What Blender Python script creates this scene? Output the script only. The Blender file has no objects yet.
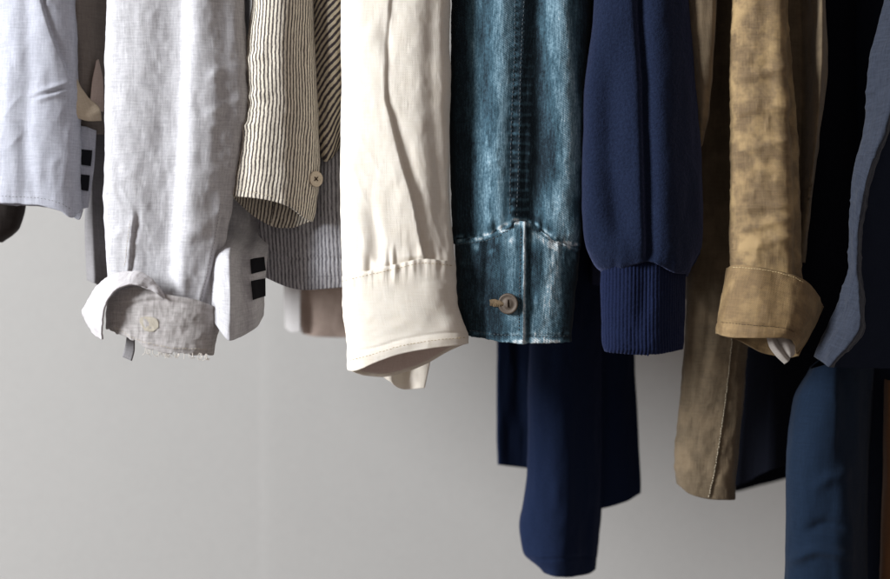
import bpy, math
import numpy as np
from mathutils import Vector

# ------------------------------------------------------------------ camera, light, exposure
sc = bpy.context.scene
COL = sc.collection
DIST = 1.70                      # metres from the lens to the plane of the near sleeves
W0, H0 = 890.0, 579.0            # one unit of the layout is a millimetre in that plane

cam_d = bpy.data.cameras.new('camera'); cam = bpy.data.objects.new('camera', cam_d)
COL.objects.link(cam); sc.camera = cam
cam.location = (0, -DIST, 0); cam.rotation_euler = (math.radians(90), 0, 0)
cam_d.sensor_width = 36.0; cam_d.lens = 36.0 * DIST / (W0 / 1000)
cam_d.clip_end = 60
cam_d.dof.use_dof = True; cam_d.dof.focus_distance = DIST - 0.02; cam_d.dof.aperture_fstop = 3.0

world = bpy.data.worlds.new('World'); sc.world = world; world.use_nodes = True
bg = world.node_tree.nodes['Background']
bg.inputs['Color'].default_value = (0.90, 0.80, 0.76, 1); bg.inputs['Strength'].default_value = 0.28

def area(name, loc, target, sx, sy, power, color):
    l = bpy.data.lights.new(name, 'AREA'); l.shape = 'RECTANGLE'; l.size = sx; l.size_y = sy
    l.energy = power; l.color = color
    o = bpy.data.objects.new(name, l); COL.objects.link(o); o.location = loc
    o.rotation_euler = (Vector(target) - Vector(loc)).to_track_quat('-Z', 'Y').to_euler()
    return o
area('window_light', (-3.90, -1.95, 1.30), (0, 0.15, -0.05), 1.2, 1.9, 470, (0.925, 0.962, 1.0))

sc.view_settings.view_transform = 'Standard'; sc.view_settings.look = 'None'
sc.view_settings.exposure = 0.0; sc.view_settings.gamma = 1.0
sc.cycles.max_bounces = 8

# ------------------------------------------------------------------ numeric helpers
def _hash(ix, iy, iz, seed):
    h = (ix.astype(np.int64) * 374761393 + iy.astype(np.int64) * 668265263 + iz.astype(np.int64) * 1274126177 + seed * 974634777) & 0xFFFFFFFF
    h = ((h ^ (h >> 13)) * 1274126177) & 0xFFFFFFFF
    h = ((h ^ (h >> 16)) * 2246822519) & 0xFFFFFFFF
    h = h ^ (h >> 15)
    return (h & 0xFFFFFF) / float(0x7FFFFF) - 1.0

def vnoise(x, y, z, seed=0):
    x0, y0, z0 = np.floor(x), np.floor(y), np.floor(z)
    fx, fy, fz = x - x0, y - y0, z - z0
    q = lambda t: t * t * t * (t * (t * 6 - 15) + 10)
    fx, fy, fz = q(fx), q(fy), q(fz)
    x0, y0, z0 = x0.astype(np.int64), y0.astype(np.int64), z0.astype(np.int64)
    r = 0
    for i in (0, 1):
        for j in (0, 1):
            for k in (0, 1):
                w = (fx if i else 1 - fx) * (fy if j else 1 - fy) * (fz if k else 1 - fz)
                r = r + w * _hash(x0 + i, y0 + j, z0 + k, seed)
    return r

def fbm(x, y, z, seed=0, oct=3):
    r, a, t = 0, 1.0, 0
    for o in range(oct):
        r = r + a * vnoise(x * 2 ** o + 17.3 * o, y * 2 ** o + 5.1 * o, z * 2 ** o, seed + o); t += a; a *= 0.5
    return r / t

def sstep(a, b, x):
    t = np.clip((x - a) / (b - a), 0, 1); return t * t * (3 - 2 * t)

def pchip(xs, ys, x):
    xs, ys = np.asarray(xs, float), np.asarray(ys, float)
    if len(xs) == 1: return np.full_like(np.asarray(x, float), ys[0])
    h = np.diff(xs); dl = np.diff(ys) / h
    m = np.zeros(len(xs)); m[0], m[-1] = dl[0], dl[-1]
    for i in range(1, len(xs) - 1):
        m[i] = 0 if dl[i - 1] * dl[i] <= 0 else 2 * dl[i - 1] * dl[i] / (dl[i - 1] + dl[i])
    x = np.clip(x, xs[0], xs[-1])
    k = np.clip(np.searchsorted(xs, x, side='right') - 1, 0, len(xs) - 2)
    t = (x - xs[k]) / h[k]
    return ((1 + 2 * t) * (1 - t) ** 2 * ys[k] + t * (1 - t) ** 2 * h[k] * m[k]
            + t * t * (3 - 2 * t) * ys[k + 1] + t * t * (t - 1) * h[k] * m[k + 1])

def crom(P, n):
    """smooth resampling of a polyline to n points"""
    P = np.asarray(P, float)
    L = np.r_[0, np.cumsum(np.linalg.norm(np.diff(P, axis=0), axis=1) + 1e-6)]
    t = np.linspace(0, L[-1], n)
    return np.stack([pchip(L, P[:, k], t) for k in range(P.shape[1])], 1)

def sw(a, e): return np.sign(a) * np.abs(a) ** e

# ------------------------------------------------------------------ relief: wrinkles and folds
def wrinkle(A, B, Dp, kind, amp, lx, ly, ang=0, rng=None, seed=1, xr=None, fade=25):
    """cloth relief in millimetres; lx, ly are the wavelengths along and across, ang turns it"""
    c, s = math.cos(math.radians(ang)), math.sin(math.radians(ang))
    w1 = 0.35 * lx * vnoise(A / (2.2 * lx), B / (2.2 * ly), Dp / 60, seed + 50)
    X = (A * c + B * s + w1) / lx; Y = (-A * s + B * c) / ly; Z = Dp / max(lx, 12)
    if kind == 'soft': h = fbm(X, Y, Z, seed, 3)
    elif kind == 'ridge':
        n = vnoise(X, Y, Z, seed); n2 = vnoise(X * 1.9 + 7, Y * 1.9, Z * 1.9, seed + 3)
        h = (1 - np.minimum(1, np.abs(n) * 2.2)) ** 1.6 + 0.45 * (1 - np.minimum(1, np.abs(n2) * 2.2)) ** 1.6 - 0.4
        h = h * (0.35 + 0.65 * (vnoise(X * 0.6, Y * 0.6 + 9, Z, seed + 8) * .5 + .5))
    m = 1.0
    if rng: m = sstep(rng[0] - fade, rng[0] + fade, B) * (1 - sstep(rng[1] - fade, rng[1] + fade, B))
    if xr: m = m * sstep(xr[0] - 10, xr[0] + 10, A) * (1 - sstep(xr[1] - 10, xr[1] + 10, A))
    return amp * h * m

def crease(A, B, path, kind, depth, wl=6.0, wr=None, ends=(12, 12), wob=0.0, seed=3):
    """a fold that runs along path (points x, y from top to bottom): valley, ridge or step"""
    wr = wr or wl
    p = np.asarray(path, float)
    cx = pchip(p[:, 1], p[:, 0], B)
    if wob: cx = cx + wob * vnoise(B / 14, B * 0, B * 0, seed)
    x = A - cx
    e0 = sstep(p[0, 1] - ends[0], p[0, 1] + ends[0], B) if ends[0] else (B >= p[0, 1]) * 1.0
    e1 = 1 - sstep(p[-1, 1] - ends[1], p[-1, 1] + ends[1], B) if ends[1] else (B <= p[-1, 1]) * 1.0
    if kind == 'valley': g = -np.where(x < 0, np.exp(-(x / wl) ** 2), np.exp(-(x / wr) ** 2))
    elif kind == 'ridge': g = np.where(x < 0, np.exp(-(x / wl) ** 2), np.exp(-(x / wr) ** 2))
    else:                                   # left layer lies over the right one
        g = np.where(x < 0, 0.5 * np.exp(-(x / wl) ** 2), 0.0) + np.where(x >= 0, -0.5 * np.exp(-(x / wr) ** 2), 0.0)
        t = sstep(-0.9, 0.9, x); g = np.where(np.abs(x) < 0.9, 0.5 - t, g)
    return depth * g * e0 * e1

def across(A, B, path, depth, w, seed=3):
    """a fold that runs along path from left to right"""
    p = np.asarray(path, float)
    cy = pchip(p[:, 0], p[:, 1], A)
    m = sstep(p[0, 0] - 7, p[0, 0] + 14, A) * (1 - sstep(p[-1, 0] - 14, p[-1, 0] + 7, A))
    return depth * np.exp(-((B - cy) / w) ** 2) * m

def gather(A, B, path, amp, lx, up, down, seed=5):
    """short pleats that run into a seam; path is the seam from left to right"""
    p = np.asarray(path, float)
    cy = pchip(p[:, 0], p[:, 1], A); y = B - cy
    f = np.where(y < 0, np.exp(-(y / up) ** 2), np.exp(-(y / down) ** 2))
    return amp * f * (vnoise(A / lx, y / 60, A * 0, seed) + 0.5 * vnoise(A / lx * 2.1, y / 40, A * 0, seed + 1)) - 0.35 * amp * np.exp(-(y / 1.6) ** 2)

# ------------------------------------------------------------------ garments
class Thing:
    def __init__(s, name, label, cat, Y, base, group=None):
        s.Y = Y
        o = bpy.data.objects.new(name, None); COL.objects.link(o)
        o.empty_display_size = 0.03
        s.o = o; s.loc = np.array(world_pt(base[0], base[1], 0, Y)); o.location = s.loc
        o['label'] = label; o['category'] = cat
        if group: o['group'] = group

def world_pt(a, b, d, Y):
    s = (DIST + Y) / DIST
    return ((a - W0 / 2) * 0.001 * s, Y + d * 0.001 * s, (H0 / 2 - b) * 0.001 * s)

def to_world(G, Y):
    s = (DIST + Y) / DIST
    return np.stack([(G[..., 0] - W0 / 2) * 0.001 * s, Y + G[..., 2] * 0.001 * s, (H0 / 2 - G[..., 1]) * 0.001 * s], -1)

def link(name, me, th, mat):
    o = bpy.data.objects.new(name, me); COL.objects.link(o)
    if th is not None: o.parent = th.o if isinstance(th, Thing) else th
    if mat is not None: me.materials.append(mat)
    return o

def mesh_grid(name, th, G, U, V, mat, wrap, thick, Y, fade=None, flip=False, parent=None):
    nv, nu = G.shape[:2]
    co = (to_world(G, Y) - th.loc).reshape(-1, 3)
    i = np.arange(nv - 1)[:, None] * nu; j = np.arange(nu if wrap else nu - 1)[None, :]
    j1 = (j + 1) % nu
    q = np.stack([i + j, i + nu + j, i + nu + j1, i + j1], -1).reshape(-1, 4)
    uj = U[:, :-1] if not wrap else U[:, :nu]; uj1 = U[:, 1:]
    k = uj.shape[1]
    vj1 = np.roll(V, -1, 1)[:, :k]
    uvs = np.stack([np.stack([uj[:-1], V[:-1, :k]], -1), np.stack([uj[1:], V[1:, :k]], -1),
                    np.stack([uj1[1:], vj1[1:]], -1), np.stack([uj1[:-1], vj1[:-1]], -1)], 2).reshape(-1, 2)
    if flip:
        q = q[:, ::-1]; uvs = uvs.reshape(-1, 4, 2)[:, ::-1].reshape(-1, 2)
    me = bpy.data.meshes.new(name)
    me.vertices.add(len(co)); me.vertices.foreach_set('co', co.astype(np.float32).ravel())
    me.loops.add(q.size); me.loops.foreach_set('vertex_index', q.astype(np.int32).ravel())
    me.polygons.add(len(q)); me.polygons.foreach_set('loop_start', np.arange(0, q.size, 4, dtype=np.int32))
    me.polygons.foreach_set('loop_total', np.full(len(q), 4, np.int32))
    me.update(calc_edges=True)
    uv = me.uv_layers.new(name='UVMap'); uv.data.foreach_set('uv', (uvs * 0.01).astype(np.float32).ravel())
    if fade is not None:
        at = me.attributes.new('fade', 'FLOAT', 'POINT'); at.data.foreach_set('value', fade.astype(np.float32).ravel())
    me.shade_smooth()
    o = link(name, me, parent or th, mat)
    if thick:
        m = o.modifiers.new('thickness', 'SOLIDIFY'); m.thickness = thick * 0.001; m.offset = -1
    return o

def normals(G, wrap):
    if wrap: du = np.roll(G, -1, 1) - np.roll(G, 1, 1)
    else: du = np.gradient(G, axis=1)
    dv = np.gradient(G, axis=0)
    n = np.cross(du, dv); n /= np.linalg.norm(n, axis=-1, keepdims=True) + 1e-9
    return n

class Surf:
    """finished front surface of a part, to lay stitches and buttons on"""
    def __init__(s, th, Y, G, N): s.th, s.Y, s.G, s.N = th, Y, G.reshape(-1, 3), N.reshape(-1, 3)
    def at(s, a, b):
        k = np.argmin((s.G[:, 0] - a) ** 2 + (s.G[:, 1] - b) ** 2)
        return s.G[k], s.N[k]

def poly_at(poly, f):
    p = np.asarray(poly, float); x = (p[:, 0] - p[0, 0]) / (p[-1, 0] - p[0, 0])
    return pchip(x, p[:, 1], f)

def tube(name, th, mat, keys, top, bot, bot_back=None, relief=None, pitch=1.5, e=0.84, thick=1.2, jag=0.0, Y=None, fade=None, top_back=None, parent=None, seed=1, recess=None):
    """a hanging tube of cloth. keys: (y, left x, right x, depth of axis, half depth)"""
    Y = th.Y if Y is None else Y
    keys = np.asarray(keys, float)
    kb = keys[:, 0]; kf = [lambda b, c=c: pchip(kb, keys[:, c], b) for c in (1, 2, 3, 4)]
    Wm = np.mean(keys[:, 2] - keys[:, 1]); hm = np.mean(keys[:, 4])
    T = np.linspace(-np.pi / 2, 1.5 * np.pi, 2401)
    fx = -sw(np.cos(T), e) * Wm / 2; fy = -sw(np.sin(T), e) * hm
    L = np.r_[0, np.cumsum(np.hypot(np.diff(fx), np.diff(fy)))]
    nu = max(48, int(L[-1] / pitch)); th_ = np.interp(np.arange(nu) / nu * L[-1], L, T)
    f = (1 - sw(np.cos(th_), e)) / 2; dep = -sw(np.sin(th_), e); w = (dep + 1) / 2
    tp = poly_at(top, f) if not np.isscalar(top) else np.full(nu, float(top))
    if top_back is not None: tp = tp * (1 - w) + poly_at(top_back, f) * w
    bf = poly_at(bot, f) if not np.isscalar(bot) else np.full(nu, float(bot))
    if bot_back is not None:
        bb = poly_at(bot_back, f) if not np.isscalar(bot_back) else np.full(nu, float(bot_back))
        bf = bf * (1 - w) + bb * w
    if jag: bf = bf + jag * (vnoise(f * Wm / 5, w * 4, f * 0, seed + 90) + 0.6 * vnoise(f * Wm / 1.8, w * 9, f * 0, seed + 91))
    nv = max(8, int(np.max(bf - tp) / pitch))
    v = np.linspace(0, 1, nv)[:, None]
    Bc = tp[None] + v * (bf - tp)[None]
    xl, xr, dc, hd = (k(Bc) for k in kf)
    G = np.stack([xl + f[None] * (xr - xl), Bc, dc + hd * dep[None]], -1)
    if recess: G[..., 2] += recess(G[..., 0], Bc) * np.clip(1 - dep, 0, 1)[None]
    N = normals(G, True)
    front = dep < -0.12
    if N[:, front, 2].mean() > 0: N = -N
    arc = np.linalg.norm(np.diff(np.concatenate([G, G[:, :1]], 1), axis=1), axis=-1)
    U = np.concatenate([np.zeros((nv, 1)), np.cumsum(arc, 1)], 1); U = U - U[:, nu // 2][:, None]
    FD = fade(G[..., 0], G[..., 1], np.clip(-dep * 2, 0, 1)[None] + 0 * Bc) if fade else None
    if relief is not None:
        G = G + N * relief(G[..., 0], G[..., 1], G[..., 2], np.clip(-dep * 2.2, 0, 1)[None] + 0 * Bc, U[:, :nu])[..., None]
    N2 = normals(G, True)
    if N2[:, front, 2].mean() > 0: N2 = -N2
    o = mesh_grid(name, th, G, U, Bc, mat, True, thick, Y, FD, parent=parent)
    return o, Surf(th, Y, G[:, front], N2[:, front])

def patch(name, th, mat, rows, relief=None, pitch=1.5, thick=1.2, Y=None, uvrot=0, parent=None, fade=None, jag=0.0):
    """a sheet of cloth lofted through rows of points (x, y, depth)"""
    Y = th.Y if Y is None else Y
    ln = lambda P: np.sum(np.linalg.norm(np.diff(np.asarray(P, float), axis=0), axis=1))
    nu = max(6, int(max(ln(r) for r in rows) / pitch)); R = np.stack([crom(r, nu) for r in rows])
    Lc = np.r_[0, np.cumsum(np.mean(np.linalg.norm(np.diff(R, axis=0), axis=-1), 1))]
    nv = max(6, int(Lc[-1] / pitch)); t = np.linspace(0, Lc[-1], nv)
    G = np.zeros((nv, nu, 3))
    for c in range(nu):
        for k in range(3): G[:, c, k] = pchip(Lc, R[:, c, k], t)
    if jag: G[-1, :, 1] += jag * vnoise(G[-1, :, 0] / 3, G[-1, :, 1] / 3, G[-1, :, 0] * 0, 7)
    N = normals(G, False)
    flip = N[..., 2].mean() > 0
    if flip: N = -N
    arc = np.linalg.norm(np.diff(G, axis=1), axis=-1)
    U = np.concatenate([np.zeros((nv, 1)), np.cumsum(arc, 1)], 1); V = np.tile(t[:, None], (1, nu))
    if uvrot:
        c, s = math.cos(math.radians(uvrot)), math.sin(math.radians(uvrot)); U, V = c * U - s * V, s * U + c * V
    FD = fade(G[..., 0], G[..., 1], 1 + 0 * t[:, None]) if fade else None
    if relief is not None: G = G + N * relief(G[..., 0], G[..., 1], G[..., 2], 1.0, U)[..., None]
    N2 = normals(G, False)
    if N2[..., 2].mean() > 0: N2 = -N2
    o = mesh_grid(name, th, G, U, V, mat, False, thick, Y, FD, flip=not flip, parent=parent)
    return o, Surf(th, Y, G, N2)

def raw_mesh(name, th, verts, faces, mat, Y, parent=None, smooth=True):
    co = to_world(np.asarray(verts, float), Y) - th.loc
    me = bpy.data.meshes.new(name); me.from_pydata([tuple(c) for c in co], [], faces); me.update()
    if smooth: me.shade_smooth()
    return link(name, me, parent or th, mat)

def stitch(th, surf, path, mat, pitch=3.6, ln=2.5, r=0.42, name='stitching', jit=0.25, seed=1, parent=None, lift=0.15):
    rs = np.random.RandomState(seed)
    P = np.asarray(path, float); L = np.sum(np.hypot(*np.diff(P, axis=0).T)); C = crom(P, max(3, int(L / pitch) * 2 + 1))
    V, F = [], []
    for k in range(0, len(C) - 2, 2):
        m = C[k]; t = C[k + 1] - C[k]; t = t / (np.hypot(*t) + 1e-9) * ln / 2
        m = m + rs.uniform(-jit, jit, 2)
        p0, n0 = surf.at(*(m - t)); p1, n1 = surf.at(*(m + t))
        p0 = np.array([m[0] - t[0], m[1] - t[1], p0[2]]) + n0 * lift; p1 = np.array([m[0] + t[0], m[1] + t[1], p1[2]]) + n1 * lift
        ax = p1 - p0; ax /= np.linalg.norm(ax) + 1e-9; n = n0; s = np.cross(ax, n); s /= np.linalg.norm(s) + 1e-9
        mid = (p0 + p1) / 2 + n * r * 0.8
        b = len(V)
        for c, rr in ((p0, 0.35), (mid, 1.0), (p1, 0.35)):
            for q in range(6):
                an = q * math.pi / 3
                V.append(c + (math.cos(an) * s + math.sin(an) * n) * r * rr)
        for ring in range(2):
            for q in range(6):
                F.append((b + ring * 6 + q, b + ring * 6 + (q + 1) % 6, b + ring * 6 + 6 + (q + 1) % 6, b + ring * 6 + 6 + q))
        F.append(tuple(b + q for q in range(5, -1, -1))); F.append(tuple(b + 12 + q for q in range(6)))
    return raw_mesh(name, th, V, F, mat, surf.Y, parent)

def cord(name, th, path3, r, mat, Y, parent=None, n=60, seg=8):
    C = crom(path3, n); V, F = [], []
    for k in range(n):
        t = C[min(k + 1, n - 1)] - C[max(k - 1, 0)]; t /= np.linalg.norm(t) + 1e-9
        u = np.cross(t, [0, 0, -1.0]); u /= np.linalg.norm(u) + 1e-9; w = np.cross(t, u)
        for q in range(seg):
            an = 2 * math.pi * q / seg; V.append(C[k] + (u * math.cos(an) + w * math.sin(an)) * r)
    for k in range(n - 1):
        for q in range(seg): F.append((k * seg + q, k * seg + (q + 1) % seg, (k + 1) * seg + (q + 1) % seg, (k + 1) * seg + q))
    return raw_mesh(name, th, V, F, mat, Y, parent)

def many_cords(name, th, paths, r, mat, Y):
    VV, FF = [], []
    for P in paths:
        C = crom(P, 10); b = len(VV); sg = 6
        for k in range(10):
            tt = C[min(k + 1, 9)] - C[max(k - 1, 0)]; tt /= np.linalg.norm(tt) + 1e-9
            uu = np.cross(tt, [0, 0, -1.0]); uu /= np.linalg.norm(uu) + 1e-9; ww = np.cross(tt, uu)
            for q in range(sg): VV.append(C[k] + (uu * math.cos(q * math.pi / 3) + ww * math.sin(q * math.pi / 3)) * r)
        for k in range(9):
            for q in range(sg): FF.append((b + k * sg + q, b + k * sg + (q + 1) % sg, b + (k + 1) * sg + (q + 1) % sg, b + (k + 1) * sg + q))
    return raw_mesh(name, th, VV, FF, mat, Y)

def button(th, surf, a, b, r, mat, prof, name='button', tilt=None, seg=40, lift=0.6, parent=None):
    """a turned disc; prof is a list of (radius, height) from the centre out"""
    p, n = surf.at(a, b)
    if tilt is not None: n = np.asarray(tilt, float); n = n / np.linalg.norm(n)
    u = np.cross(n, [0, 1.0, 0]); u /= np.linalg.norm(u); w = np.cross(n, u)
    c = np.array([a, b, p[2]]) + n * lift
    V, F = [c + n * prof[0][1]], []
    for k, (rr, h) in enumerate(prof[1:]):
        for q in range(seg):
            an = 2 * math.pi * q / seg; V.append(c + n * h + (u * math.cos(an) + w * math.sin(an)) * rr * r)
    for q in range(seg): F.append((0, 1 + q, 1 + (q + 1) % seg))
    for k in range(len(prof) - 2):
        for q in range(seg):
            x = 1 + k * seg; F.append((x + q, x + seg + q, x + seg + (q + 1) % seg, x + (q + 1) % seg))
    return raw_mesh(name, th, V, F, mat, surf.Y, parent), c, n, u, w

# ------------------------------------------------------------------ materials
def lin(c):
    return tuple(((v / 255) / 12.92 if v / 255 <= 0.04045 else ((v / 255 + 0.055) / 1.055) ** 2.4) for v in c) + (1,)

class NB:
    def __init__(s, name):
        s.m = bpy.data.materials.new(name); s.m.use_nodes = True; s.t = s.m.node_tree; s.n = s.t.nodes
        s.p = s.n['Principled BSDF']; s.uv = s.n.new('ShaderNodeUVMap'); s.uv.uv_map = 'UVMap'
        s.geo = s.n.new('ShaderNodeTexCoord')
    def L(s, a, b): s.t.links.new(a, b)
    def map(s, sx, sy, rot=0, src=None):
        m = s.n.new('ShaderNodeMapping'); m.inputs['Scale'].default_value = (sx, sy, 1); m.inputs['Rotation'].default_value = (0, 0, math.radians(rot))
        s.L(src or s.uv.outputs['UV'], m.inputs['Vector']); return m.outputs[0]
    def noise(s, vec, scale=1, detail=3, rough=0.55):
        n = s.n.new('ShaderNodeTexNoise'); n.inputs['Scale'].default_value = scale; n.inputs['Detail'].default_value = detail
        n.inputs['Roughness'].default_value = rough; s.L(vec, n.inputs['Vector']); return n.outputs['Fac']
    def ramp(s, fac, pts):
        r = s.n.new('ShaderNodeValToRGB'); s.L(fac, r.inputs['Fac']); el = r.color_ramp.elements
        while len(el) < len(pts): el.new(0.5)
        for e_, (p, c) in zip(el, pts): e_.position = p; e_.color = c if len(c) == 4 else lin(c)
        return r.outputs['Color']
    def mix(s, fac, a, b, mode='MIX'):
        m = s.n.new('ShaderNodeMix'); m.data_type = 'RGBA'; m.blend_type = mode
        for v, k in ((fac, 0), (a, 6), (b, 7)):
            if hasattr(v, 'links'): s.L(v, m.inputs[k])
            else: m.inputs[k].default_value = v
        return m.outputs[2]
    def math(s, op, a, b=0.0, c=0.0):
        m = s.n.new('ShaderNodeMath'); m.operation = op
        for k, v in enumerate((a, b, c)):
            if hasattr(v, 'links'): s.L(v, m.inputs[k])
            else: m.inputs[k].default_value = v
        return m.outputs[0]
    def bump(s, h, strength, dist=0.001):
        b = s.n.new('ShaderNodeBump'); b.inputs['Strength'].default_value = strength; b.inputs['Distance'].default_value = dist
        s.L(h, b.inputs['Height']); s.L(b.outputs[0], s.p.inputs['Normal']); return b
    def setp(s, **k):
        for a, v in k.items(): s.p.inputs[a.replace('_', ' ')].default_value = v

def weave_height(b, px=1.5, rot=0):
    """threads crossing over and under"""
    m = b.map(100 / px, 100 / px, rot); sep = b.n.new('ShaderNodeSeparateXYZ'); b.L(m, sep.inputs[0])
    sx = b.math('SINE', b.math('MULTIPLY', sep.outputs[0], math.pi * 2)); sy = b.math('SINE', b.math('MULTIPLY', sep.outputs[1], math.pi * 2))
    return b.math('MULTIPLY', sx, sy)

def cloth(name, dark, light, weave=1.6, rough=0.85, sheen=0.15, slub=0.5, bump=0.35, blotch=0.0, blotch_c=None, blotch_px=22, spec=0.2, trans=0.0, sheen_tint=(1, 1, 1, 1)):
    b = NB(name)
    n1 = b.noise(b.map(100 / 1.6, 100 / 16.0), 1, 3); n2 = b.noise(b.map(100 / 18.0, 100 / 1.6), 1, 3); n3 = b.noise(b.map(45, 45), 1, 2)
    f = b.math('ADD', b.math('MULTIPLY', n1, 0.4), b.math('ADD', b.math('MULTIPLY', n2, 0.4), b.math('MULTIPLY', n3, 0.2)))
    col = b.ramp(f, [(0.5 - 0.22 / max(slub, .05) * .5, dark), (0.5 + 0.22 / max(slub, .05) * .5, light)])
    if blotch:
        nb = b.noise(b.map(100 / blotch_px, 100 / blotch_px), 1, 4, 0.6)
        k = b.ramp(nb, [(0.45, (0, 0, 0, 1)), (0.62, (1, 1, 1, 1))])
        col = b.mix(b.math('MULTIPLY', k, blotch), col, lin(blotch_c))
    b.L(col, b.p.inputs['Base Color'])
    h = b.math('ADD', b.math('MULTIPLY', weave_height(b, weave), 0.3), b.math('ADD', b.math('MULTIPLY', n1, 0.9), b.math('MULTIPLY', n2, 0.9)))
    b.bump(h, bump, 0.0012)
    b.setp(Roughness=rough, Sheen_Weight=sheen, Sheen_Roughness=0.5, Specular_IOR_Level=spec)
    b.p.inputs['Sheen Tint'].default_value = sheen_tint
    if trans:
        tr = b.n.new('ShaderNodeBsdfTranslucent'); b.L(col, tr.inputs['Color']); mx = b.n.new('ShaderNodeMixShader'); mx.inputs[0].default_value = trans
        b.L(b.p.outputs[0], mx.inputs[1]); b.L(tr.outputs[0], mx.inputs[2]); b.L(mx.outputs[0], b.n['Material Output'].inputs['Surface'])
    return b.m

def striped(name, light, dark, period=5.6, duty=0.42, soft=0.12):
    b = NB(name)
    sep = b.n.new('ShaderNodeSeparateXYZ'); b.L(b.map(100, 100), sep.inputs[0])
    wob = b.math('MULTIPLY', b.math('SUBTRACT', b.noise(b.map(100 / 30, 100 / 12), 1, 3), 0.5), 2.2)
    u = b.math('DIVIDE', b.math('ADD', sep.outputs[0], wob), period)
    tri = b.math('ABSOLUTE', b.math('SUBTRACT', b.math('FRACT', u), 0.5))       # 0 mid stripe .. 0.5
    fib = b.math('MULTIPLY', b.math('SUBTRACT', b.noise(b.map(100 / 1.1, 100 / 2.2), 1, 2), 0.5), 0.30)
    k = b.math('ADD', tri, fib)
    d = duty / 2
    st = b.ramp(k, [(max(d - soft / 2, 0), (0, 0, 0, 1)), (d + soft / 2, (1, 1, 1, 1))])
    n1 = b.noise(b.map(100 / 1.8, 100 / 9), 1, 3)
    lt = b.ramp(n1, [(0.35, tuple(int(x * 0.86) for x in light)), (0.65, light)])
    dk = b.ramp(n1, [(0.35, dark), (0.7, tuple(min(255, int(x * 1.55)) for x in dark))])
    b.L(b.mix(st, dk, lt), b.p.inputs['Base Color'])
    b.bump(b.math('ADD', b.math('MULTIPLY', st, 0.6), n1), 0.4, 0.001)
    b.setp(Roughness=0.88, Sheen_Weight=0.08, Specular_IOR_Level=0.15)
    return b.m

def denim():
    b = NB('washed_denim')
    at = b.n.new('ShaderNodeAttribute'); at.attribute_name = 'fade'
    sl = b.noise(b.map(100 / 1.5, 100 / 14), 1, 4, 0.65); sp = b.noise(b.map(100 / 1.7, 100 / 3.2), 1, 3, 0.7); bl = b.noise(b.map(100 / 16, 100 / 34), 1, 3)
    grain = b.math('ADD', b.math('MULTIPLY', b.math('SUBTRACT', sl, 0.5), 1.05), b.math('MULTIPLY', b.math('SUBTRACT', sp, 0.5), 0.95))
    k = b.math('ADD', at.outputs['Fac'], b.math('MULTIPLY', grain, b.math('ADD', 0.24, b.math('MULTIPLY', at.outputs['Fac'], 0.75))))
    k = b.math('ADD', k, b.math('MULTIPLY', b.math('SUBTRACT', bl, 0.5), 0.22))
    col = b.ramp(k, [(0.0, (12, 17, 21)), (0.24, (28, 40, 48)), (0.5, (62, 88, 101)), (0.78, (118, 145, 158)), (1.0, (200, 208, 211))])
    b.L(col, b.p.inputs['Base Color'])
    m = b.map(100 / 1.8, 100 / 1.8, 58); sep = b.n.new('ShaderNodeSeparateXYZ'); b.L(m, sep.inputs[0])
    tw = b.math('SINE', b.math('MULTIPLY', sep.outputs[0], 6.283))
    b.bump(b.math('ADD', b.math('MULTIPLY', tw, 0.35), b.math('MULTIPLY', b.math('ADD', sl, sp), 0.8)), 0.5, 0.001)
    b.setp(Roughness=0.9, Specular_IOR_Level=0.12, Sheen_Weight=0.05)
    return b.m

def wool(name, dark, light, sheen=0.5, tint=(0.5, 0.55, 1, 1), px=2.2, bump=0.55):
    b = NB(name)
    n = b.noise(b.map(100 / px, 100 / px), 1, 4, 0.7); n2 = b.noise(b.map(100 / 0.9, 100 / 0.9), 1, 2)
    col = b.ramp(b.math('ADD', b.math('MULTIPLY', n, 0.65), b.math('MULTIPLY', n2, 0.35)), [(0.36, dark), (0.66, light)])
    b.L(col, b.p.inputs['Base Color']); b.bump(n, bump, 0.0016)
    b.setp(Roughness=0.95, Sheen_Weight=sheen, Sheen_Roughness=0.42, Specular_IOR_Level=0.08); b.p.inputs['Sheen Tint'].default_value = tint
    return b.m

def plain(name, c, rough=0.6, metal=0.0, bump=0.0, spec=0.4):
    b = NB(name); n = b.noise(b.geo.outputs['Object'], 900, 3)
    b.L(b.ramp(n, [(0.3, tuple(int(x * 0.82) for x in c)), (0.7, c)]), b.p.inputs['Base Color']); b.setp(Roughness=rough, Metallic=metal, Specular_IOR_Level=spec)
    if bump: b.bump(n, bump, 0.0004)
    return b.m

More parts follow.
